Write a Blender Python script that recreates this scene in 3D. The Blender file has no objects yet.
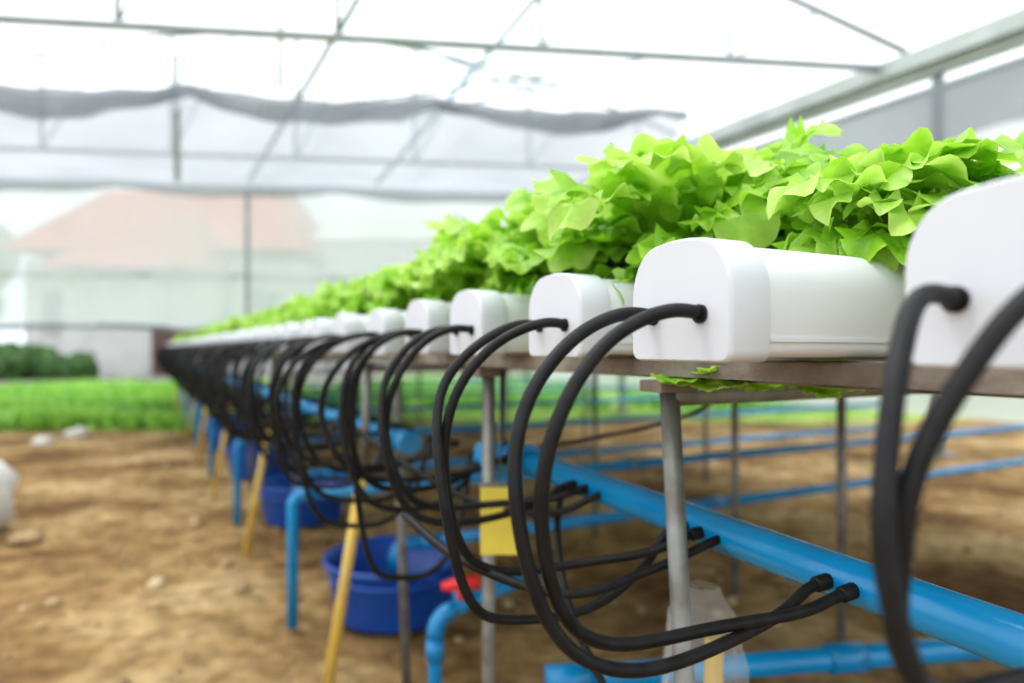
import bpy, bmesh, math, random
from mathutils import Vector, Matrix, noise
random.seed(7)
R = random.random
U = random.uniform
TH = math.radians(27.34); S = math.sin(TH); C = math.cos(TH)
CH = 0.85   # camera height above soil
def L(r, f, u=0.0):
    "greenhouse frame (right, forward, up from eye level) -> world"
    return Vector((r*C+f*S, -r*S+f*C, CH+u))
scene = bpy.context.scene
scene.view_settings.view_transform = 'Standard'

# ------------------------------------------------------------ materials
def mk(name, col, rough=0.5, metal=0.0, col2=None, nscale=8.0, bump=0.0, bscale=40.0, spec=None, ramp=(0.35, 0.65), detail=4):
    m = bpy.data.materials.new(name); m.use_nodes = True
    nt = m.node_tree; b = nt.nodes['Principled BSDF']
    b.inputs['Base Color'].default_value = (*col, 1)
    b.inputs['Roughness'].default_value = rough
    b.inputs['Metallic'].default_value = metal
    if spec is not None: b.inputs['Specular IOR Level'].default_value = spec
    tc = nt.nodes.new('ShaderNodeTexCoord')
    if col2 is not None:
        n = nt.nodes.new('ShaderNodeTexNoise'); n.inputs['Scale'].default_value = nscale; n.inputs['Detail'].default_value = detail
        r = nt.nodes.new('ShaderNodeValToRGB')
        r.color_ramp.elements[0].color = (*col, 1); r.color_ramp.elements[1].color = (*col2, 1)
        r.color_ramp.elements[0].position = ramp[0]; r.color_ramp.elements[1].position = ramp[1]
        nt.links.new(tc.outputs['Object'], n.inputs['Vector'])
        nt.links.new(n.outputs['Fac'], r.inputs['Fac']); nt.links.new(r.outputs['Color'], b.inputs['Base Color'])
    if bump > 0:
        n2 = nt.nodes.new('ShaderNodeTexNoise'); n2.inputs['Scale'].default_value = bscale; n2.inputs['Detail'].default_value = 5
        bp = nt.nodes.new('ShaderNodeBump'); bp.inputs['Strength'].default_value = bump; bp.inputs['Distance'].default_value = 0.01
        nt.links.new(tc.outputs['Object'], n2.inputs['Vector'])
        nt.links.new(n2.outputs['Fac'], bp.inputs['Height']); nt.links.new(bp.outputs['Normal'], b.inputs['Normal'])
    return m

M_pvc = mk('white_pvc', (0.74, 0.76, 0.80), 0.45, col2=(0.69, 0.71, 0.75), nscale=6)
M_cap = mk('white_cap', (0.66, 0.69, 0.745), 0.6, col2=(0.63, 0.66, 0.715), nscale=10, spec=.3)
M_hose = mk('black_rubber', (0.005, 0.005, 0.006), 0.5, col2=(0.011, 0.011, 0.012), nscale=60, spec=0.22)
M_blue = mk('blue_pvc', (0.0, 0.28, 0.62), 0.25, col2=(0.0, 0.22, 0.52), nscale=7)
M_blue2 = mk('blue_fitting', (0.0, 0.24, 0.54), 0.28, col2=(0.0, 0.19, 0.46), nscale=12)
M_bucket = mk('bucket_blue', (0.002, 0.06, 0.36), 0.35, col2=(0.005, 0.08, 0.43), nscale=9)
M_rail = mk('weathered_rail', (0.33, 0.29, 0.24), 0.55, 0.2, col2=(0.13, 0.105, 0.085), nscale=14, bump=0.4)
M_steel = mk('galvanised_steel', (0.28, 0.29, 0.28), 0.5, 0.5, col2=(0.17, 0.16, 0.14), nscale=25)
M_truss = mk('truss_steel', (0.35, 0.40, 0.42), 0.6, 0.2, col2=(0.28, 0.32, 0.33), nscale=5)
M_truss_b = mk('truss_blue_steel', (0.45, 0.60, 0.68), 0.6, 0.1, col2=(0.38, 0.52, 0.60), nscale=5)
M_gut = mk('gutter_aluminium', (0.55, 0.60, 0.60), 0.5, 0.15, col2=(0.42, 0.47, 0.46), nscale=3)
M_yel = mk('yellow_paint', (0.70, 0.47, 0.07), 0.45, col2=(0.56, 0.38, 0.08), nscale=14)
M_card = mk('yellow_card', (0.80, 0.68, 0.08), 0.4, col2=(0.72, 0.60, 0.08), nscale=20)
M_red = mk('red_plastic', (0.75, 0.015, 0.015), 0.4, col2=(0.65, 0.015, 0.015), nscale=20)
M_sack = mk('white_sack', (0.7, 0.7, 0.68), 0.7, col2=(0.55, 0.54, 0.5), nscale=12, bump=0.3)
M_house = mk('house_render', (0.66, 0.66, 0.66), 0.8, col2=(0.58, 0.58, 0.58), nscale=2)
M_tile = mk('red_tiles', (0.55, 0.11, 0.08), 0.8, col2=(0.34, 0.08, 0.06), nscale=3, bump=0.3, bscale=10)
M_win = mk('window_glass', (0.12, 0.16, 0.2), 0.2, col2=(0.16, 0.2, 0.24), nscale=3)
M_bark = mk('bark', (0.2, 0.14, 0.09), 0.9, col2=(0.12, 0.08, 0.05), nscale=10)
M_tree = mk('tree_leaves', (0.10, 0.20, 0.07), 0.8, col2=(0.22, 0.34, 0.14), nscale=3, bump=0.6, bscale=8)
M_bush = mk('bush_leaves', (0.015, 0.06, 0.01), 0.8, col2=(0.06, 0.14, 0.03), nscale=5, bump=0.6, bscale=12)
M_wood = mk('dark_wood', (0.08, 0.045, 0.04), 0.8, col2=(0.15, 0.07, 0.06), nscale=8)
M_stone = mk('pale_stone', (0.7, 0.68, 0.64), 0.8, col2=(0.5, 0.47, 0.42), nscale=12)
M_clod = mk('soil_clod', (0.22, 0.14, 0.06), 0.95, col2=(0.40, 0.28, 0.14), nscale=9)
M_straw = mk('dry_straw', (0.55, 0.45, 0.28), 0.9, col2=(0.35, 0.26, 0.14), nscale=9)

def film(name, col, alpha, trans=0.5):
    m = bpy.data.materials.new(name); m.use_nodes = True
    nt = m.node_tree; nt.nodes.clear()
    o = nt.nodes.new('ShaderNodeOutputMaterial'); mx = nt.nodes.new('ShaderNodeMixShader')
    t = nt.nodes.new('ShaderNodeBsdfTransparent'); d = nt.nodes.new('ShaderNodeBsdfDiffuse'); tl = nt.nodes.new('ShaderNodeBsdfTranslucent')
    m2 = nt.nodes.new('ShaderNodeMixShader'); m2.inputs[0].default_value = trans
    d.inputs[0].default_value = (*col, 1); tl.inputs[0].default_value = (*col, 1)
    nt.links.new(d.outputs[0], m2.inputs[1]); nt.links.new(tl.outputs[0], m2.inputs[2])
    nt.links.new(t.outputs[0], mx.inputs[1]); nt.links.new(m2.outputs[0], mx.inputs[2])
    tc = nt.nodes.new('ShaderNodeTexCoord'); n = nt.nodes.new('ShaderNodeTexNoise'); n.inputs['Scale'].default_value = 0.9
    mr = nt.nodes.new('ShaderNodeMapRange'); mr.inputs['From Min'].default_value = 0.3; mr.inputs['From Max'].default_value = 0.7
    mr.inputs['To Min'].default_value = max(0, alpha-0.06); mr.inputs['To Max'].default_value = min(1, alpha+0.06)
    nt.links.new(tc.outputs['Object'], n.inputs['Vector']); nt.links.new(n.outputs['Fac'], mr.inputs['Value'])
    nt.links.new(mr.outputs[0], mx.inputs[0]); nt.links.new(mx.outputs[0], o.inputs[0])
    return m
M_net = film('insect_net', (0.82, 0.85, 0.89), 0.77, 0.6)
M_shade = film('shade_cloth', (0.36, 0.38, 0.42), 0.74, 0.6)
M_shadef = film('shade_cloth_folded', (0.26, 0.28, 0.32), 0.82, 0.55)
M_roof = film('roof_film', (0.95, 0.96, 0.97), 0.2, 0.9)
M_bag = film('clear_bag', (0.85, 0.88, 0.9), 0.13, 0.4)

def leafmat(name, c_dark, c_mid, c_light, tr=0.42):
    m = bpy.data.materials.new(name); m.use_nodes = True
    nt = m.node_tree; b = nt.nodes['Principled BSDF']; out = nt.nodes['Material Output']
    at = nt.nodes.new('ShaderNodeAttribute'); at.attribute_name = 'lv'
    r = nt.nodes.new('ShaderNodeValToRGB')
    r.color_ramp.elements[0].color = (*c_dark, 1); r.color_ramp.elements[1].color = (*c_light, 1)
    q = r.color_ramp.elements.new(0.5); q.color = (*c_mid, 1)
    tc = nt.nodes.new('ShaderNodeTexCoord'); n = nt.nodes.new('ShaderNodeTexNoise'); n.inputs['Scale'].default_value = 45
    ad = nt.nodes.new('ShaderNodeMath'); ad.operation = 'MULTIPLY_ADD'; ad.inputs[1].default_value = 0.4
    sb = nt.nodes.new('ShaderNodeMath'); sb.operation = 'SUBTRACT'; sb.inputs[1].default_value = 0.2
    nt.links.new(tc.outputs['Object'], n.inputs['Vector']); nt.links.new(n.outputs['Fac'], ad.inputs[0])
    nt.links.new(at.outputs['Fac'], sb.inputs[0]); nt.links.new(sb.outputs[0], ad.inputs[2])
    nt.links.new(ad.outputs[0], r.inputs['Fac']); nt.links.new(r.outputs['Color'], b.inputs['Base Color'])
    b.inputs['Roughness'].default_value = 0.38
    bp = nt.nodes.new('ShaderNodeBump'); bp.inputs['Strength'].default_value = 0.45; bp.inputs['Distance'].default_value = 0.003
    n2 = nt.nodes.new('ShaderNodeTexNoise'); n2.inputs['Scale'].default_value = 130
    nt.links.new(tc.outputs['Object'], n2.inputs['Vector']); nt.links.new(n2.outputs['Fac'], bp.inputs['Height']); nt.links.new(bp.outputs[0], b.inputs['Normal'])
    tl = nt.nodes.new('ShaderNodeBsdfTranslucent'); mx = nt.nodes.new('ShaderNodeMixShader'); mx.inputs[0].default_value = tr
    nt.links.new(r.outputs['Color'], tl.inputs[0])
    nt.links.new(b.outputs[0], mx.inputs[1]); nt.links.new(tl.outputs[0], mx.inputs[2]); nt.links.new(mx.outputs[0], out.inputs[0])
    return m
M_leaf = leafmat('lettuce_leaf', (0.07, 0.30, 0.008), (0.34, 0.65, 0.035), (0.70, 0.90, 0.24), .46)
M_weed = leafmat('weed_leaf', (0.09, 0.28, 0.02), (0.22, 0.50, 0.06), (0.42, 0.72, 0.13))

# ------------------------------------------------------------ mesh helpers
class MB:
    def __init__(s): s.v = []; s.f = []; s.m = []; s.mats = []; s.smooth = []
    def mi(s, mat):
        if mat not in s.mats: s.mats.append(mat)
        return s.mats.index(mat)
    def face(s, idx, mat, sm=True): s.f.append(idx); s.m.append(s.mi(mat)); s.smooth.append(sm)
    def tube(s, pts, r, mat, seg=10, caps=True):
        pts = [Vector(p) for p in pts]; n = len(pts)
        rr = r if isinstance(r, (list, tuple)) else [r]*n
        base = len(s.v); prevN = None
        for i, p in enumerate(pts):
            t = (pts[min(i+1, n-1)]-pts[max(i-1, 0)])
            if t.length < 1e-9: t = Vector((0, 0, 1))
            t.normalize()
            if prevN is None:
                a = Vector((0, 0, 1)) if abs(t.z) < 0.9 else Vector((1, 0, 0))
                N = (a - t*a.dot(t)).normalized()
            else:
                N = (prevN - t*prevN.dot(t)).normalized()
            prevN = N; B = t.cross(N)
            for k in range(seg):
                a = 2*math.pi*k/seg
                s.v.append(p + (N*math.cos(a)+B*math.sin(a))*rr[i])
        for i in range(n-1):
            for k in range(seg):
                a = base+i*seg+k; b = base+i*seg+(k+1) % seg
                s.face((a, b, b+seg, a+seg), mat)
        if caps:
            s.face(tuple(base+k for k in reversed(range(seg))), mat, False)
            s.face(tuple(base+(n-1)*seg+k for k in range(seg)), mat, False)
    def box(s, c, size, mat, rot=None):
        c = Vector(c); hx, hy, hz = [d/2 for d in size]; b = len(s.v)
        for x in (-hx, hx):
            for y in (-hy, hy):
                for z in (-hz, hz):
                    v = Vector((x, y, z))
                    if rot: v = rot @ v
                    s.v.append(c+v)
        for q in ((0, 1, 3, 2), (4, 6, 7, 5), (0, 4, 5, 1), (2, 3, 7, 6), (0, 2, 6, 4), (1, 5, 7, 3)):
            s.face(tuple(b+i for i in q), mat, False)
    def lathe(s, c, prof, mat, seg=32, wob=0.0):
        c = Vector(c); b = len(s.v)
        for (r, z) in prof:
            for k in range(seg):
                a = 2*math.pi*k/seg
                q = r*(1+wob*noise.noise(Vector((math.cos(a)*2, math.sin(a)*2, z*9))))
                s.v.append(c+Vector((q*math.cos(a), q*math.sin(a), z)))
        for i in range(len(prof)-1):
            for k in range(seg):
                a = b+i*seg+k; a2 = b+i*seg+(k+1) % seg
                s.face((a, a2, a2+seg, a+seg), mat)
    def obj(s, name, parent=None, loc=None, attr=None):
        me = bpy.data.meshes.new(name)
        me.from_pydata([tuple(v) for v in s.v], [], s.f)
        for m in s.mats: me.materials.append(m)
        for p, mi, sm in zip(me.polygons, s.m, s.smooth): p.material_index = mi; p.use_smooth = sm
        if attr:
            a = me.attributes.new('lv', 'FLOAT', 'POINT'); a.data.foreach_set('value', attr)
        me.update()
        o = bpy.data.objects.new(name, me); scene.collection.objects.link(o)
        if loc is not None: o.location = loc
        if parent: o.parent = parent
        return o
def spline(pts, k=8):
    pts = [Vector(p) for p in pts]; P = [pts[0]*2-pts[1]]+pts+[pts[-1]*2-pts[-2]]; out = []
    for i in range(1, len(P)-2):
        p0, p1, p2, p3 = P[i-1:i+3]
        for j in range(k):
            t = j/k
            out.append(0.5*((2*p1)+(p2-p0)*t+(2*p0-5*p1+4*p2-p3)*t*t+(3*p1-p0-3*p2+p3)*t**3))
    out.append(P[-2]); return out
def smooth(pts, it=3):
    for _ in range(it):
        pts = [pts[0], pts[1]]+[(pts[i-1]+pts[i]*2+pts[i+1])/4 for i in range(2, len(pts)-2)]+[pts[-2], pts[-1]]
    return pts
def bend(a, b, c, r, k=6):
    "rounded corner a->b->c"
    a, b, c = Vector(a), Vector(b), Vector(c)
    p = b+(a-b).normalized()*r; q = b+(c-b).normalized()*r
    return [p*(1-t)**2+b*2*t*(1-t)+q*t*t for t in [i/k for i in range(k+1)]]

# ------------------------------------------------------------ ground
gm = bpy.data.materials.new('dry_soil'); gm.use_nodes = True
nt = gm.node_tree; b = nt.nodes['Principled BSDF']; b.inputs['Roughness'].default_value = 0.95; b.inputs['Specular IOR Level'].default_value = 0.1
tc = nt.nodes.new('ShaderNodeTexCoord')
def nz(scale, det=6):
    n = nt.nodes.new('ShaderNodeTexNoise'); n.inputs['Scale'].default_value = scale; n.inputs['Detail'].default_value = det
    nt.links.new(tc.outputs['Object'], n.inputs['Vector']); return n
def rmp(src, stops):
    r = nt.nodes.new('ShaderNodeValToRGB'); e = r.color_ramp.elements
    e[0].position, e[0].color = stops[0][0], (*stops[0][1], 1); e[1].position, e[1].color = stops[-1][0], (*stops[-1][1], 1)
    for p, c in stops[1:-1]:
        q = e.new(p); q.color = (*c, 1)
    nt.links.new(src, r.inputs['Fac']); return r
n1 = nz(1.5, 9); soil = rmp(n1.outputs['Fac'], [(0.38, (0.155, 0.085, 0.032)), (0.5, (0.32, 0.20, 0.082)), (0.63, (0.49, 0.35, 0.175))])
n2 = nz(11, 8); soil2 = rmp(n2.outputs['Fac'], [(0.35, (0.52, 0.50, 0.46)), (0.6, (1, 1, 1))])
mul = nt.nodes.new('ShaderNodeMix'); mul.data_type = 'RGBA'; mul.blend_type = 'MULTIPLY'; mul.inputs[0].default_value = 1
nt.links.new(soil.outputs[0], mul.inputs[6]); nt.links.new(soil2.outputs[0], mul.inputs[7])
sx = nt.nodes.new('ShaderNodeSeparateXYZ'); nt.links.new(tc.outputs['Object'], sx.inputs[0])
n3 = nz(0.8, 4)
ya = nt.nodes.new('ShaderNodeMath'); ya.operation = 'MULTIPLY_ADD'; ya.inputs[1].default_value = 3.0; nt.links.new(n3.outputs['Fac'], ya.inputs[0]); nt.links.new(sx.outputs['Y'], ya.inputs[2])
def mrange(a, c_):
    m = nt.nodes.new('ShaderNodeMapRange'); m.inputs['From Min'].default_value = a; m.inputs['From Max'].default_value = c_
    nt.links.new(ya.outputs[0], m.inputs['Value']); return m
g1 = mrange(9.3, 10.2); g2 = mrange(17.5, 18.5)
n4 = nz(3, 6); grass = rmp(n4.outputs['Fac'], [(0.3, (0.12, 0.24, 0.03)), (0.7, (0.30, 0.48, 0.10))])
mA = nt.nodes.new('ShaderNodeMix'); mA.data_type = 'RGBA'; nt.links.new(g1.outputs[0], mA.inputs[0]); nt.links.new(mul.outputs[2], mA.inputs[6]); nt.links.new(grass.outputs[0], mA.inputs[7])
mB = nt.nodes.new('ShaderNodeMix'); mB.data_type = 'RGBA'; nt.links.new(g2.outputs[0], mB.inputs[0]); nt.links.new(mA.outputs[2], mB.inputs[6]); mB.inputs[7].default_value = (0.20, 0.20, 0.17, 1)
nt.links.new(mB.outputs[2], b.inputs['Base Color'])
bp = nt.nodes.new('ShaderNodeBump'); bp.inputs['Strength'].default_value = 0.9; bp.inputs['Distance'].default_value = 0.04
nt.links.new(n2.outputs['Fac'], bp.inputs['Height']); nt.links.new(bp.outputs[0], b.inputs['Normal'])
g = MB(); NX, NY = 110, 130
def gz(x, y): return 0.02*noise.noise(Vector((x*1.3, y*1.3, 0)))+0.014*noise.noise(Vector((x*5, y*5, 3)))-0.01
for j in range(NY+1):
    fy = -3+13*j/NY
    for i in range(NX+1):
        fx = -7+14*i/NX; g.v.append(Vector((fx, fy, gz(fx, fy))))
for j in range(NY):
    for i in range(NX):
        a = j*(NX+1)+i; g.face((a, a+1, a+NX+2, a+NX+1), gm)
bb = len(g.v)
for x, y in ((-60, -20), (60, -20), (60, 90), (-60, 90)): g.v.append(Vector((x, y, -0.035)))
g.face((bb, bb+1, bb+2, bb+3), gm, False)
go = g.obj('ground'); go.rotation_euler = (0, 0, -TH)

cl = MB()
for i in range(800):
    r, f = U(-3.6, 2.8), U(1.5, 7.0); p = L(r, f, -CH); p.z = gz(r, f)
    s_ = U(0.006, 0.02)*(2.0 if R() < 0.12 else 1); base = len(cl.v); sg = 7; mt = M_clod if R() < .8 else M_straw
    for zz, rr in ((-0.4, 0.8), (0.2, 1.0), (0.7, 0.55)):
        for k in range(sg):
            a = 2*math.pi*k/sg; q = s_*rr*U(0.75, 1.2); cl.v.append(p+Vector((q*math.cos(a), q*math.sin(a), s_*zz)))
    for t in range(2):
        for k in range(sg):
            a = base+t*sg+k; b_ = base+t*sg+(k+1) % sg; cl.face((a, b_, b_+sg, a+sg), mt)
    cl.face(tuple(base+2*sg+k for k in range(sg)), mt)
for i in range(200):
    r, f = U(-3.4, 2.8), U(1.6, 6); p = L(r, f, -CH); p.z = gz(r, f)+.004; a = U(0, 6.3); l_ = U(.03, .12)
    cl.tube([p, p+Vector((math.cos(a)*l_*.5, math.sin(a)*l_*.5, .008)), p+Vector((math.cos(a+.4)*l_, math.sin(a+.4)*l_, 0))], .002, M_straw, 5)
cl.obj('soil_clods')
def rock(name, pos, s_, mat, flat=0.6):
    bm = bmesh.new(); bmesh.ops.create_icosphere(bm, subdivisions=3, radius=s_)
    off = Vector((R()*10, R()*10, R()*10))
    for v in bm.verts:
        v.co *= 1+0.35*noise.noise(v.co/s_*1.3+off); v.co.z *= flat
        if v.co.z < -s_*flat*0.4: v.co.z = -s_*flat*0.4
    me = bpy.data.meshes.new(name); bm.to_mesh(me); bm.free(); me.materials.append(mat)
    for p in me.polygons: p.use_smooth = True
    o = bpy.data.objects.new(name, me); scene.collection.objects.link(o); o.location = Vector(pos)+Vector((0, 0, s_*flat*0.38)); return o
rock('pale_stone', L(-4.15, 6.2, -CH), 0.085, M_stone)
rock('pale_stone', L(-4.2, 6.75, -CH), 0.10, M_stone)
rock('dirt_lump', L(-2.15, 3.1, -CH), 0.07, M_clod, .4)

w = MB(); wa = []
def blades(r0, r1, f0, f1, n, h0, h1, thr=-0.12):
    for i in range(n):
        r, f = U(r0, r1), U(f0, f1)
        nn = noise.noise(Vector((r*0.9, f*0.5, 5)))
        if nn < thr: continue
        p = L(r, f, -CH); p.z = -0.02; h = U(h0, h1)*(1+nn); a = U(0, 6.28)
        d = Vector((math.cos(a), math.sin(a), 0)); e = Vector((-d.y, d.x, 0))*U(0.02, 0.05); bnd = U(0.2, 0.8)*h
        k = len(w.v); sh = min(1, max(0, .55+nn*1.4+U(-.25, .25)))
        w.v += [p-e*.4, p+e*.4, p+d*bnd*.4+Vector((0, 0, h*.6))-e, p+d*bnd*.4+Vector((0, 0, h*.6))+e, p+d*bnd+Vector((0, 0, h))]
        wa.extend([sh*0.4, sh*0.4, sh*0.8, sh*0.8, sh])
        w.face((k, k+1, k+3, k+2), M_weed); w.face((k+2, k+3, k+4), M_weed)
blades(-8.5, -2.8, 7.2, 10, 7500, 0.05, 0.2, -.05)
blades(-14, -3, 9.6, 15.5, 4500, 0.08, 0.22, -.12)
blades(-3, 12, 9.5, 16, 6500, 0.1, 0.26, -.2)
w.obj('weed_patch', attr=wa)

# ------------------------------------------------------------ channels
def profile(wd, h, n=7, bot=0.008):
    hw = wd/2; pts = []
    def arc(cx, cz, rx, rz, a0, a1, n):
        for i in range(n+1):
            a = math.radians(a0+(a1-a0)*i/n); pts.append((cx+rx*math.cos(a), cz+rz*math.sin(a)))
    arc(-hw+bot, bot, bot, bot, 270, 180, 4)
    zs = h*0.56; rx = hw*0.60; rz = h-zs-h*0.02
    arc(-hw+rx, zs, rx, rz, 180, 97, n)
    pts.append((-hw*0.2, h*0.996)); pts.append((0, h)); pts.append((hw*0.2, h*0.996))
    arc(hw-rx, zs, rx, rz, 83, 0, n)
    arc(hw-bot, bot, bot, bot, 0, -90, 4)
    return pts
CW, CHh = 0.108, 0.09
def chan_mesh():
    m = MB(); capP = profile(CW, CHh); n = len(capP); cy, cz = 0, CHh*0.48
    def ring(x, sc, dz=0):
        b0 = len(m.v)
        for (y, z) in capP: m.v.append(Vector((x, cy+(y-cy)*sc, cz+(z-cz)*sc+dz)))
        return b0
    def join(a, b_, mat, sm=True):
        for k in range(n): m.face((a+k, b_+k, b_+(k+1) % n, a+(k+1) % n), mat, sm)
    r0 = ring(0, 0.965); m.face(tuple(r0+k for k in range(n)), M_cap, False)
    r0b = ring(0, 0.965); r1 = ring(0.0010, 0.988); r2 = ring(0.003, 1.0); join(r0b, r1, M_cap); join(r1, r2, M_cap)
    r2b = ring(0.003, 1.0); r3 = ring(0.036, 1.0); join(r2b, r3, M_cap); r4 = ring(0.0375, 0.985); join(r3, r4, M_cap); r5 = ring(0.0375, 0.925); join(r4, r5, M_cap, False)
    r6 = ring(0.0375, 0.925); r7 = ring(3.0, 0.925); join(r6, r7, M_pvc)
    m.face(tuple(r7+k for k in reversed(range(n))), M_pvc, False)
    for sgn in (-1, 1):
        m.box((1.52, sgn*(CW*0.4625+0.0006), 0.016), (2.96, 0.0016, 0.003), M_pvc)
    for i in range(14):
        m.lathe((0.22+0.2*i, 0, CHh*0.955), [(0.026, -0.006), (0.026, 0.002), (0.021, 0.0025), (0.019, -0.006)], M_cap, 16)
    for yy in (-0.026, 0.026):
        m.tube([(-0.003, yy, 0.034), (0.001, yy, 0.034)], 0.0068, M_hose, 14)
    return m.obj('hydroponic_channel')
ch0 = chan_mesh(); chme = ch0.data
chans = [(0.355, 0.181), (0.344, 0.402), (0.384, 0.648), (0.384, 0.885), (0.390, 1.10), (0.387, 1.325)]
y = 1.325
while y < 12.6:
    y += 0.235+(0.05 if abs(y-1.325) < .01 else 0); chans.append((0.385+U(-.012, .012)-0.012*max(0, y-2), y+U(-.01, .01)))
for i, (x, y) in enumerate(chans):
    o = ch0 if i == 0 else bpy.data.objects.new('hydroponic_channel', chme)
    if i: scene.collection.objects.link(o)
    o.location = (x, y, CH-0.01+(0 if i < 5 else U(-.006, .004)))
    o.rotation_euler = (0, math.radians(0.15), U(-.006, .006))

# ------------------------------------------------------------ hoses
PX, PZ = 0.57, CH-0.214
HR = 0.0051
def pz(y): return PZ+0.022*(min(y, 1.1)-.4)/.7
def hose_pts(x0, y0, dy, out, drop, yend, jit):
    z = CH-0.01+0.034
    ez = pz(yend); ex = PX-0.018
    lo = CH-drop
    j = lambda a: U(-a, a)*jit
    ys = y0+dy
    P = [(x0+0.004, ys, z), (x0-0.03, ys+j(.004), z+0.002), (x0-out*0.62, ys*0.6+y0*0.4+j(.008), z-0.020),
         (x0-out*0.93, y0+dy*0.3+j(.012), z-0.07), (x0-out, y0-dy*0.2+j(.014), z-0.125-(drop-.2)*.4),
         (x0-out*0.80, y0-dy*0.5+j(.014), lo+0.035), (x0-out*0.38, y0-dy*.6+j(.012), lo+0.003), (x0+0.04, y0-dy*.4+j(.01), lo+.002),
         ((x0+ex)/2+0.03, y0*.4+yend*.6+j(.006), lo*.45+ez*.55-.004), (ex-0.03, yend, ez-0.003), (ex, yend, ez)]
    return smooth(spline([Vector(p) for p in P], 9), 14)
spec = [(0.088, 0.165, 0.19), (0.125, 0.218, 0.228), (0.128, 0.245, 0.285), (0.115, 0.222, 0.235), (0.12, 0.235, 0.26), (0.15, 0.24, 0.29)]
yoff = {0: (.03, .055), 1: (.008, .034), 2: (-.045, -.02), 3: (-.05, -.02)}
far = MB()
for i, (x, y) in enumerate(chans):
    near = i < 9
    hs = [(-0.026, 0), (0.026, 1)]
    if i >= 4: hs += [(-0.01, 2), (0.014, 3)]
    for (dy, k) in hs:
        if i < len(spec) and k < 2: out, d1, d2 = spec[i]
        else: out = U(.09, .18); d1, d2 = U(.20, .32), U(.22, .38)
        m = MB() if near else far
        ye = y+(yoff[i][k] if i in yoff and k < 2 else (0.03, 0.055, -.02, .08)[k])
        pts = hose_pts(x, y, dy, out+(0.006 if k else -0.006), d1 if k % 2 == 0 else d2, ye, 1.0 if i else .5)
        if not near: pts = pts[::3]+[pts[-1]]
        m.tube(pts, HR if near else .0056, M_hose, 12 if near else 6)
        if near:
            d = (pts[-1]-pts[-3]).normalized()
            m.tube([pts[-1]-d*0.018, pts[-1]-d*0.016, pts[-1]-d*0.001, pts[-1]+d*0.002], [0.0055, 0.0072, 0.0072, 0.006], M_hose, 14)
            m.tube([pts[0]+Vector((-0.006, 0, 0)), pts[0]], 0.006, M_hose, 14)
            m.obj('drain_hose')
far.obj('drain_hose_bundle')
m = MB(); m.tube(spline([(0.55, 0.90, CH-0.21), (0.50, 0.83, CH-0.26), (0.47, 0.74, CH-0.34), (0.50, 0.66, CH-0.46), (0.56, 0.62, CH-0.6), (0.6, 0.6, 0.01)], 8), 0.005, M_hose, 10); m.obj('feed_hose')
m = MB(); m.tube(spline([(0.50, 1.0, CH-0.04), (0.66, 1.3, CH-0.2), (0.75, 1.2, CH-0.19), (0.9, 1.0, CH-0.12), (1.0, 1.0, CH-0.035)], 8), 0.004, M_hose, 10); m.obj('feed_hose')
m = MB(); m.tube(spline([(0.30, 1.25, CH-0.12), (0.36, 1.14, CH-0.18), (0.44, 1.0, CH-0.235), (0.5, .86, CH-0.235), (PX-.018, .80, pz(.8))], 8), 0.005, M_hose, 10); m.obj('feed_hose')
m = MB(); m.tube(spline([(0.27, .80, CH-0.2), (0.30, .70, CH-0.23), (0.38, .62, CH-0.255), (0.47, .60, CH-0.24), (PX-.018, .575, pz(.575))], 8), 0.005, M_hose, 10); m.obj('feed_hose')

# ------------------------------------------------------------ blue pipes
m = MB()
pr = 0.0205; ze = pz(1.1)
m.tube([(PX, -0.35, pz(-.35)), (PX, 1.07, ze)], pr, M_blue, 28)
m.tube(bend((PX, 1.0, ze), (PX, 1.115, ze), (PX, 1.115, ze-.1), 0.035)+[(PX, 1.115, ze-0.055)], 0.0255, M_blue2, 28)
m.tube([(PX, 1.03, ze), (PX, 1.045, ze)], 0.0285, M_blue2, 28)
m.tube([(PX, 1.115, ze), (PX-.05, 1.115, ze)], 0.0235, M_blue2, 28); m.tube([(PX-.044, 1.115, ze), (PX-.056, 1.115, ze)], 0.0275, M_blue, 28)
m.tube([(PX, 1.115, ze-0.04), (PX, 1.115, ze-0.075)], pr, M_blue, 20)
m.obj('drain_collector_pipe')
m = MB(); m.tube([(PX-.05, 1.5, PZ+.0), (PX-.19, 12.8, PZ+.0)], 0.02, M_blue, 16)
for yy in (1.5, 3.6, 5.0): m.tube([(PX-.05-.0118*(yy-1.5), yy, PZ), (PX-.05-.0118*(yy-1.5)-.001, yy+.07, PZ)], 0.026, M_blue2, 16)
m.obj('drain_collector_pipe')
def xpipe(y, h, x0, x1, r):
    m = MB(); m.tube([(x0, y, CH-h), (x1, y, CH-h)], r, M_blue, 18)
    m.tube([(x0-.01, y, CH-h), (x0+.05, y, CH-h)], r*1.25, M_blue2, 18)
    m.tube([(x0+1.2, y, CH-h), (x0+1.28, y, CH-h)], r*1.25, M_blue2, 18); return m
for k in range(6):
    yb = 2.2+1.4*k
    m = xpipe(yb, 0.45, 0.40-.012*k, 5.2, 0.017)
    xx = 0.385-.012*k
    m.tube([(xx, yb, 0.0), (xx, yb, CH-.49)]+bend((xx, yb, CH-.6), (xx, yb, CH-.45), (xx+.1, yb, CH-.45), .035)+[(xx+.06, yb, CH-.45)], 0.017, M_blue, 16)
    m.obj('water_supply_pipe')
for k in range(3):
    yb = 2.13+1.4*k
    m = xpipe(yb, 0.625, 0.78, 5.2, 0.019)
    m.tube([(0.80, yb, CH-.625)]+bend((0.8, yb, CH-.625), (0.69, yb, CH-.625), (0.69, yb, CH-.8), .04)+[(0.69, yb, CH-.70)], 0.023, M_blue2, 18)
    m.obj('return_pipe')
m = MB()
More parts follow.
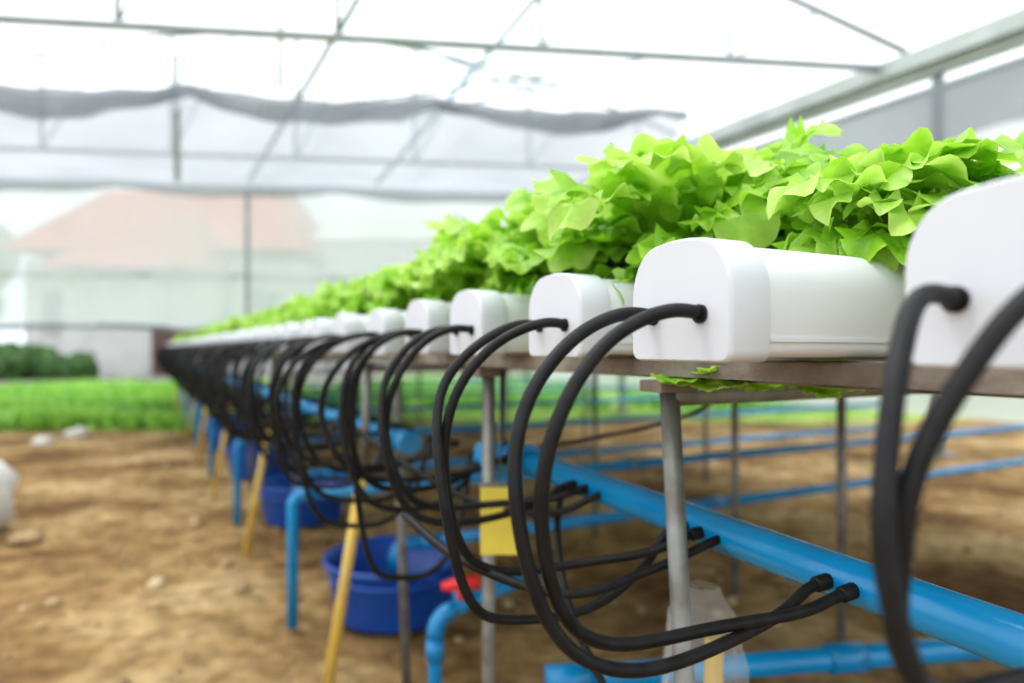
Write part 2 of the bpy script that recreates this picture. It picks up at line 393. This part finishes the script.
a = L(0.08, 1.40, -0.665); c_ = L(1.35, 1.50, -0.615)
m.tube([a, c_], 0.024, M_blue, 22); m.tube([a-(c_-a)*.01, a+(c_-a)*.06], 0.030, M_blue2, 22)
mid = a+(c_-a)*.45; m.tube([mid, mid+(c_-a)*.06], 0.030, M_blue2, 22)
m.tube([a+(c_-a)*.02, (a+(c_-a)*.02)*1.0-Vector((0, 0, .185))], 0.024, M_blue, 22)
m.obj('foreground_water_pipe')
m = MB()
e0 = L(-0.165, 1.5, -CH); e1 = L(-0.165, 1.5, -0.575); e2 = L(0.06, 1.62, -0.52)
m.tube([e0]+[L(-0.165, 1.5, -.64)]+bend(e0, e1, e2, .04)+[e2], 0.015, M_blue, 18)
m.tube([L(-0.165, 1.5, -.67), L(-0.165, 1.5, -.625)], 0.019, M_blue2, 18)
m.tube(bend(L(-0.165, 1.5, -.66), e1, e2, .045), 0.0185, M_blue2, 18)
vp = L(-0.105, 1.53, -.552)
m.tube([vp+L(-.02, 0, 0)-L(0, 0, 0), vp+L(.02, .01, .008)-L(0, 0, 0)], 0.021, M_blue2, 16)
m.obj('riser_pipe')
m = MB()
q = L(-0.105, 1.50, -.522); dx = L(1, 0, 0)-L(0, 0, 0)
m.tube([q+Vector((0, 0, -.014)), q+Vector((0, 0, .016))], [0.014, .012], M_red, 12)
m.tube([q-dx*.045+Vector((0, 0, .010)), q-dx*.02+Vector((0, 0, .014)), q+dx*.035+Vector((0, 0, .022))], [0.009, 0.014, 0.015], M_red, 12); m.obj('red_valve_handle')

# ------------------------------------------------------------ table frame
m = MB()
def rail(x, w_, slope=0.0):
    y0, y1 = -0.4, 12.8
    d = Vector((slope*(y1-y0), y1-y0, 0)); rot = Matrix.Rotation(-math.atan2(d.x, d.y), 3, 'Z')
    cc = Vector((x+d.x/2, (y0+y1)/2, CH-.0225))
    m.box(cc+Vector((w_/2, 0, -0.0)), (0.005, d.length, 0.022), M_rail, rot)
    m.box(cc+Vector((0, 0, 0.009)), (w_, d.length, 0.005), M_rail, rot)
    m.box(cc+Vector((-w_/2, 0, 0.002)), (0.005, d.length, 0.016), M_rail, rot)
rail(0.50, 0.045, -0.0105); rail(1.8, 0.05); rail(3.15, 0.05)
rx = lambda y: 0.5-0.0105*(y+.4)
for yy in (0.584, 1.75, 3.1, 4.5, 5.9, 7.3, 8.7, 10.1, 11.5, 12.6):
    m.tube([(rx(yy), yy, CH-.05), (3.15, yy, CH-.05)], 0.012, M_steel, 12)
for (yy, lean) in ((0.584, 0.012), (1.02, 0.0)):
    m.tube([(rx(yy), yy, CH-.036), (rx(yy)+lean*2, yy-lean*3, -0.02)], 0.0105, M_steel, 16)
    m.box((rx(yy), yy, CH-.04), (0.05, 0.035, 0.012), M_rail)
for yy in (1.7, 3.1, 4.5, 5.9, 7.3, 8.7, 10.1):
    m.tube([(rx(yy)-.01, yy, CH-.29), (rx(yy)-0.12, yy-.04, -.02)], 0.0135, M_yel, 16)
    m.tube([(rx(yy), yy+.0, CH-.036), (rx(yy)-.01, yy, CH-.31)], 0.011, M_steel, 12)
    m.tube([(rx(yy)+.09, yy+.05, CH-.036), (rx(yy)+.10, yy, -.02)], 0.012, M_steel, 12)
for yy in (0.4, 1.38, 1.8, 2.66, 3.6, 5, 6.5, 8): m.tube([(1.8, yy, CH-.036), (1.8, yy, -.02)], 0.0125, M_steel, 12)
for yy in (1.4, 2.4, 3.4, 4.8, 6.2): m.tube([(3.15, yy, CH-.036), (3.15, yy, -.02)], 0.014, M_steel, 12)
m.obj('growing_table_frame')

# ------------------------------------------------------------ buckets
for k in range(6):
    m = MB()
    m.lathe((0, 0, 0), [(0.0, 0.004), (0.165, 0.004), (0.172, 0.0), (0.178, 0.01), (0.205, 0.195), (0.214, 0.2), (0.217, 0.212), (0.212, 0.22), (0.203, 0.216), (0.198, 0.19), (0.172, 0.02), (0.0, 0.018)], M_bucket, 40)
    m.lathe((0, 0, 0), [(0.197, 0.15), (0.203, 0.155), (0.204, 0.165), (0.199, 0.17)], M_bucket, 40)
    for sg in (-1, 1): m.box((sg*0.222, 0, 0.2), (0.03, 0.06, 0.012), M_bucket)
    o = m.obj('water_bucket', loc=(0.70-.02*k, 2.18+1.4*k, 0.0)); o.rotation_euler = (0, 0, U(0, 3)); o.scale = (1.04, 1.04, .86)

# ------------------------------------------------------------ small things
m = MB(); rot = Matrix.Rotation(-TH, 3, 'Z')
cc = L(-0.018, 1.04, -0.255)
m.box(cc, (0.058, 0.003, 0.104), M_card, rot)
m.box(cc+Vector((0, 0, .052)), (0.062, 0.006, 0.006), M_steel, rot)
m.tube([cc+Vector((0, 0, .052)), cc+Vector((0.0, 0.0, .215))], 0.0008, M_steel, 6)
m.obj('yellow_sticky_trap')
m = MB(); bc = L(0.245, 0.90, -0.46)
m.lathe(bc, [(0.02, 0.155), (0.026, 0.14), (0.040, 0.12), (0.050, 0.06), (0.052, -0.03), (0.046, -0.07), (0.0, -0.078)], M_bag, 24, 0.35)
m.tube([bc+Vector((0.010, -.01, .09)), bc+Vector((0.010, -.008, -.065))], 0.012, M_yel, 16)
m.tube([bc+Vector((0, 0, .15)), Vector((rx(.584)+.01, .584, CH-.25))], 0.001, M_steel, 6)
m.obj('clear_plastic_bag')
m = MB(); m.lathe((0, 0, 0), [(0, 0.0), (.17, 0.0), (.22, 0.05), (.235, 0.16), (.22, 0.27), (.17, 0.35), (.08, 0.385), (0.035, 0.40), (0.06, 0.45), (0, 0.44)], M_sack, 36, 0.18)
m.obj('white_sack', loc=L(-2.53, 3.2, -CH)).scale = (.9, .9, .9)

# ------------------------------------------------------------ lettuce (oak-leaf type: a rib carrying rounded, ruffled lobes)
def lettuce(seed, n=30, size=1.0, lenf=1.0, NR=4, NA=24):
    rnd = random.Random(seed); m = MB(); at = []
    G = rnd.uniform
    ez = Vector((0, 0, 1))
    def lobe(cen, d, p, nr, Rl, lt, k):
        base = len(m.v); ph = [G(0, 6.28) for _ in range(5)]
        amp = Rl*G(.22, .40); kk = G(3.2, 4.6); dro = G(0, .65); A = math.radians(155)
        el = G(.95, 1.25)
        for i in range(NR+1):
            rho = i/NR
            for j in range(NA+1):
                th = -A+2*A*j/NA
                pr_ = 1+.15*math.sin(3.2*th+ph[0])*rho+.05*math.sin(6.5*th+ph[1])*rho
                x = math.cos(th)*rho*Rl*pr_*el; y_ = math.sin(th)*rho*Rl*pr_
                h = amp*rho**2*math.sin(kk*th+ph[2])+amp*.22*rho**3*math.sin(kk*1.8*th+ph[3])+amp*.3*math.sin(x/Rl*2.6+ph[4])-dro*Rl*rho*rho*max(0, math.cos(th))
                m.v.append(cen+d*x+p*y_+nr*h)
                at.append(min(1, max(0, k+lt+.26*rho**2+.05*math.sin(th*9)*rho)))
        for i in range(NR):
            for j in range(NA):
                q = base+i*(NA+1)+j; m.face((q, q+1, q+NA+2, q+NA+1), M_leaf)
    for i in range(n):
        t = (i+0.5)/n
        az = i*2.39996+G(-.35, .35)
        Ln = lenf*size*(0.084+0.036*math.sin(math.pi*min(1, t*1.05)))*G(.80, 1.15)
        e0 = math.radians(88-58*t+G(-8, 8)); curl = math.radians(46+55*t+G(-20, 25)); cp = 1.8
        er = Vector((math.cos(az), math.sin(az), 0)); et = Vector((-er.y, er.x, 0))
        tw = G(-.5, .5); lt = G(-.18, .14)+.12*(1-t)
        pos = er*(.004+.012*t); M_ = 12; pts = []
        for q in range(M_+1):
            u = q/M_; e = e0-curl*u**cp
            T = er*math.cos(e)+ez*math.sin(e); N = -er*math.sin(e)+ez*math.cos(e)
            sd = (et+N*tw*u).normalized(); N2 = T.cross(sd)*-1
            if N2.dot(N) < 0: N2 = -N2
            pts.append((pos.copy(), T, sd, N2)); pos = pos+T*(Ln/M_)
        base = len(m.v); NV = 4
        for q, (P_, T, sd, N2) in enumerate(pts):
            u = q/M_; wv = Ln/lenf*(.07+.20*min(1, u*2.2))
            for c in range(NV+1):
                v = -1+2*c/NV
                m.v.append(P_+sd*v*wv+N2*(.25*v*v*wv+.10*Ln*u*abs(v)*math.sin(u*14+v*3+i)))
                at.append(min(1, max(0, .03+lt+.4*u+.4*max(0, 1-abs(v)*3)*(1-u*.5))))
        for q in range(M_):
            for c in range(NV):
                k = base+q*(NV+1)+c; m.face((k, k+1, k+NV+2, k+NV+1), M_leaf)
        for (u, sgn) in ((.30, -1), (.36, 1), (.52, -1), (.58, 1), (.74, -1), (.78, 1), (.9, -1), (.93, 1), (1.0, 0)):
            if u in (.30, .36): continue
            q = min(M_, int(round((u+G(-.03, .03))*M_))); P_, T, sd, N2 = pts[q]
            ang_ = (math.radians(G(48, 80)) if u < .85 else math.radians(G(30, 56)))*sgn+G(-.12, .12)
            d = T*math.cos(ang_)+sd*math.sin(ang_); tilt = G(-.25, .5)
            d = (d+N2*tilt*(.6 if sgn else -.3)).normalized(); p = N2.cross(d).normalized(); nn = d.cross(p)
            if nn.dot(N2) < 0: nn = -nn
            Rl = size*(.0135+.0085*min(1, u*1.25))*G(.78, 1.25)
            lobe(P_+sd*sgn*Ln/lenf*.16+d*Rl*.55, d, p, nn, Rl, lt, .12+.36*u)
    return m, at
def variants(cnt, s0, **kw):
    r = []
    for s_ in range(cnt):
        mm, at = lettuce(s0+s_, **kw); me_o = mm.obj('lettuce_plant', attr=at); r.append(me_o.data); bpy.data.objects.remove(me_o)
    return r
short = variants(2, 100); tall = variants(3, 200, n=30, lenf=1.38); low = variants(2, 300, n=24, lenf=1.3, NR=2, NA=10)
crop = bpy.data.objects.new('lettuce_crop', None); scene.collection.objects.link(crop)
SC = {0: .95, 1: .80, 2: 1.22, 3: 1.12, 4: 1.12, 5: 1.08, 6: .95, 7: .9, 8: .86}
for i, (x, y) in enumerate(chans):
    for k in range(14):
        pool = low if i > 12 or (i > 5 and k > 6) else (tall if i > 1 or k > 2 else short)
        o = bpy.data.objects.new('lettuce_plant', random.choice(pool)); scene.collection.objects.link(o); o.parent = crop
        sc = U(.92, 1.08)*SC.get(i, .86)
        if i == 1 and k == 1: sc *= 1.25
        o.location = (x+(.22 if i > 1 else .25)+.2*k, y, CH-.01+CHh*0.93)
        o.rotation_euler = (U(-.15, .15), U(-.15, .15), U(0, 6.28)); o.scale = (sc, sc, sc*U(.95, 1.08))
lowm, lat_ = lettuce(900, 8, .6)
lm = lowm.obj('fallen_lettuce_leaves', attr=lat_)
lm.location = (0.60, 0.52, CH-.02); lm.scale = (1, 1, -.45)
for (xx, yy, rr) in ((0.50, 0.53, 2), (0.78, 0.56, 4), (0.68, 0.50, 5)):
    l2 = bpy.data.objects.new('fallen_lettuce_leaves', lm.data); scene.collection.objects.link(l2); l2.location = (xx, yy, CH-.02); l2.scale = (.9, .9, -.34); l2.rotation_euler = (0, 0, rr)

# ------------------------------------------------------------ greenhouse structure
ang = math.radians(7.5); tg = math.tan(ang)
def tie(f, r0, r1, u): return L(r0, f+tg*r0, u), L(r1, f+tg*r1, u)
m = MB()
for (f, uu) in ((5.43, 2.33), (9.6, 2.50)):
    a, b_ = tie(f, -9, 3.3, uu); m.tube([a, b_], 0.034, M_truss, 12)
    top = []
    for i in range(17):
        r = -9+12.3*i/16; top.append(L(r, f+tg*r, uu+0.15+1.5*math.sin(math.pi*i/16)))
    m.tube(top, 0.03, M_truss, 10)
    for i in range(2, 15, 2):
        r = -9+12.3*i/16; m.tube([L(r, f+tg*r, uu), top[i]], 0.02, M_truss, 8)
        m.tube([L(r, f+tg*r, uu), top[i+1]], 0.014, M_truss_b, 8)
m.tube([L(-1.0, 5.5, 3.1), L(-3.6, 9.6, 2.3)], 0.03, M_truss, 8)
m.tube([L(.45, 5.6, 3.1), L(-1.9, 9.8, 2.3)], 0.028, M_truss_b, 8)
m.tube([L(-.9, 6.5, 2.8), L(.6, 7.5, 2.6)], 0.02, M_truss_b, 8)
m.tube([L(-2.1, 9.4, 3.3), L(.35, 6.4, 2.5)], 0.02, M_truss_b, 8)
m.tube([L(-1.5, 9.0, 2.9), L(1.6, 8.2, 3.4)], 0.02, M_truss_b, 8)
m.tube([L(-3.3, 6.9, 2.9), L(-3.3, 6.9, 1.65)], 0.026, M_truss, 8)
m.tube([L(-2.05, 6.2, 3.4), L(-2.05, 6.2, 2.3)], 0.022, M_truss, 8)
m.obj('roof_truss')
m = MB(); gx, gh = 5.5, 2.2
def yb(x, z, w_, h_, mat, y0=-2, y1=10.4): m.box((x, (y0+y1)/2, CH+z), (w_, y1-y0, h_), mat)
yb(gx, gh, 0.12, 0.09, M_gut); yb(gx-.10, gh+.09, 0.02, 0.16, M_gut); yb(gx, gh+.02, .22, .015, M_gut); yb(gx-.02, gh-.16, .05, .04, M_truss)
m.obj('gutter_beam')
m = MB()
for yy in (-.6, 3.35, 7.5, 10.1):
    m.tube([(gx, yy, 0), (gx, yy, CH+gh-.05)], 0.045, M_truss, 14); m.box((gx, yy, 0.01), (.2, .2, .03), M_steel)
for r in (-8.6, -3.6, 1.2):
    m.tube([L(r, 10.0+tg*r, -CH), L(r, 10.0+tg*r, 2.2)], 0.03, M_truss, 12)
m.obj('greenhouse_post')
def sheet(name, fn, nu, nv, mat):
    s = MB()
    for j in range(nv+1):
        for i in range(nu+1): s.v.append(fn(i/nu, j/nv))
    for j in range(nv):
        for i in range(nu):
            k = j*(nu+1)+i; s.face((k, k+1, k+nu+2, k+nu+1), mat)
    return s.obj(name)
def wf(u, v):
    r = -11+15.4*u; up = 0.27+(2.22-.27)*v; return L(r, 10.15+tg*r+.05*math.sin(u*70)*(1-v)+.02*math.sin(u*160+v*5), up+.03*math.sin(u*23)*(1-v))
sheet('wall_back', wf, 120, 12, M_net)
m = MB(); m.tube([L(-11+15.4*i/40, 10.15+tg*(-11+15.4*i/40), 0.27+.03*math.sin(i/40*23)) for i in range(41)], 0.035, M_shade, 10)
m.tube([L(-11, 10.2-11*tg, 1.0), L(4.4, 10.2+4.4*tg, 1.0)], 0.016, M_truss, 8)
m.tube([L(-11, 10.05-11*tg, 2.2), L(4.4, 10.05+4.4*tg, 2.2)], 0.022, M_truss, 8); m.obj('net_hem_roll')
def sh(u, v):
    r = -9.5+11.3*u; f = 7.0+(9.95-7.0)*v
    bay = abs(math.sin(u*math.pi*5+.4))
    return L(r, f+tg*r, 2.44-.30*v-.20*math.sin(math.pi*v)*(.5+.5*bay)-.09*bay*(1-v))
sheet('shade_screen', sh, 130, 16, M_shade)
def shf(u, v):
    r = -9.5+11.3*u; bay = abs(math.sin(u*math.pi*5+.4)); tp = 1-.35*u
    return L(r, 6.95+tg*r+.09*math.sin(u*40+v*3)*v+.03*math.sin(u*130), 2.46-.08*bay-.36*tp*v*(.35+.65*bay)+.02*math.sin(v*20))
sheet('shade_screen_fold', shf, 200, 10, M_shadef)
def shf2(u, v):
    r = -9.5+11.0*u; bay = abs(math.sin(u*math.pi*4+1.4))
    return L(r, 9.9+tg*r+.07*math.sin(u*50+v*3)*v, 2.22-.05*bay-.16*v*(.7+.3*bay))
sheet('shade_screen_hem', shf2, 160, 6, M_shade)
def sw(u, v): return Vector((5.64+.03*math.sin(u*80), -1.5+11.3*u, 0.3+(CH+2.1-.3)*v))
sheet('wall_right', sw, 100, 6, M_net)
def sw2(u, v): return Vector((5.40+.03*math.sin(u*60), 1+9*u, CH+2.0-.5*v-.1*math.sin(u*22)*v))
sheet('side_shade_curtain', sw2, 100, 6, M_shade)
def rf(u, v):
    r = -9+12.5*u; f = -4+15*v; return L(r, f+tg*r, 2.6+1.55*math.sin(math.pi*u))
sheet('ceiling', rf, 40, 10, M_roof)

# ------------------------------------------------------------ outside
house = bpy.data.objects.new('house', None); scene.collection.objects.link(house)
hm = MB(); F = 24
def HB(r, f, u, sr, sf, su, mat): hm.box(L(r, f, u), (sr, sf, su), mat, Matrix.Rotation(-TH, 3, 'Z'))
HB(-12, F+3, 1.1, 9.4, 6, 3.9, M_house)
for i in range(5):
    HB(-15.6+1.8*i, F-.03, 1.3, .9, .1, 1.3, M_win); HB(-15.6+1.8*i, F-.07, .6, 1.1, .1, .1, M_house)
def prism(r0, r1, f0, f1, u0, u1, ins, mat):
    b0 = len(hm.v); hm.v += [L(r0, f0, u0), L(r1, f0, u0), L(r1, f1, u0), L(r0, f1, u0), L(r0+ins, (f0+f1)/2, u1), L(r1-ins, (f0+f1)/2, u1)]
    for q in ((0, 1, 5, 4), (1, 2, 5), (2, 3, 4, 5), (3, 0, 4), (3, 2, 1, 0)): hm.face(tuple(b0+i for i in q), mat, False)
prism(-17.2, -6.9, F-.8, F+7, 3.3, 6.1, 1.6, M_tile)
prism(-14.5, -9.5, F-2.6, F+2, 2.5, 4.3, 1.2, M_tile)
HB(-12, F-1.0, .7, 4.4, 1.8, 3.2, M_house)
HB(-4.8, F+5, 1.6, 5.0, 6, 4.8, M_house); prism(-7.5, -2.2, F+1.8, F+8.4, 4.0, 5.6, .2, M_house)
for i in range(3): HB(-6.2+1.5*i, F+1.98, 2.0, .8, .08, 1.2, M_win)
ho = hm.obj('house_body', parent=house)
def blob_tree(name, pos, h, rad, mat, nb=9, trunk=True):
    root = bpy.data.objects.new(name, None); scene.collection.objects.link(root); root.location = pos
    bm = bmesh.new()
    for i in range(nb):
        a = U(0, 6.28); rr = U(0, rad*.6); c = Vector((rr*math.cos(a), rr*math.sin(a), h*U(.45, .9) if trunk else rad*U(.2, .5)))
        r_ = rad*U(.4, .62)
        res = bmesh.ops.create_icosphere(bm, subdivisions=3, radius=r_)
        for v in res['verts']:
            v.co *= 1+.35*noise.noise(v.co/r_*2.6+c)+.15*noise.noise(v.co/r_*7+c); v.co += c
    me = bpy.data.meshes.new(name+'_foliage'); bm.to_mesh(me); bm.free(); me.materials.append(mat)
    o = bpy.data.objects.new('foliage', me); scene.collection.objects.link(o); o.parent = root
    if trunk:
        t = MB(); t.tube([(0, 0, 0), (.05, 0, h*.3), (0, .05, h*.6)], [.16, .12, .07], M_bark, 10)
        t.tube([(.03, 0, h*.35), (rad*.3, .1, h*.65)], [.07, .04], M_bark, 8); t.tube([(.03, 0, h*.4), (-rad*.3, -.1, h*.7)], [.07, .04], M_bark, 8)
        t.obj('trunk', parent=root)
for (r, f, h, rad) in ((-2.6, 37, 7.4, 2.6), (1.5, 37, 7.6, 2.8), (6, 30, 6, 2.4), (11, 27, 6.5, 2.6), (16, 22, 5.5, 2.6), (21, 16, 5.2, 2.4), (-23.5, 29, 6.5, 2.8)):
    blob_tree('tree', L(r, f, -CH), h, rad, M_tree)
for (r, f, rad) in ((-13.8, 19.5, .95), (-12.5, 19.6, .8), (-15.2, 19.5, 1.0)):
    blob_tree('shrub', L(r, f, -CH), 1.0, rad, M_bush, 7, False)
m = MB(); rot = Matrix.Rotation(-TH, 3, 'Z')
for i in range(9): m.box(L(-10.95+.24*i, 21.5, -.1), (.21, .05, 1.5), M_wood, rot)
for zz in (-.7, -.1, .5): m.box(L(-10.0, 21.56, zz), (2.2, .06, .12), M_wood, rot)
m.obj('wooden_gate')

# ------------------------------------------------------------ light
wd = bpy.data.worlds.new('overcast_sky'); scene.world = wd; wd.use_nodes = True
nt = wd.node_tree; bg = nt.nodes['Background']; bg.inputs['Strength'].default_value = 2.1
tc = nt.nodes.new('ShaderNodeTexCoord'); sp = nt.nodes.new('ShaderNodeSeparateXYZ'); r = nt.nodes.new('ShaderNodeValToRGB')
r.color_ramp.elements[0].color = (0.68, 0.74, 0.82, 1); r.color_ramp.elements[1].color = (.95, .98, 1, 1); r.color_ramp.elements[1].position = 0.5
nt.links.new(tc.outputs['Generated'], sp.inputs[0]); nt.links.new(sp.outputs['Z'], r.inputs['Fac']); nt.links.new(r.outputs[0], bg.inputs['Color'])
sd = bpy.data.lights.new('sun', 'SUN'); sd.energy = 2.0; sd.angle = math.radians(18); sd.color = (1, .98, .95)
so = bpy.data.objects.new('sun', sd); scene.collection.objects.link(so)
so.rotation_euler = Vector((-0.30, 0.25, 1)).to_track_quat('Z', 'Y').to_euler(); so.location = (-3, 0, 8)

# ------------------------------------------------------------ camera
cd = bpy.data.cameras.new('camera'); cam = bpy.data.objects.new('camera', cd); scene.collection.objects.link(cam)
cam.location = (0, 0, CH); cam.rotation_euler = (math.radians(90), 0, -TH)
cd.sensor_width = 36; cd.lens = 700/1024*36; cd.shift_y = 6.5/1024
cd.clip_start = 0.02; cd.clip_end = 300
cd.dof.use_dof = True; cd.dof.focus_distance = 0.58; cd.dof.aperture_fstop = 2.6
scene.camera = cam
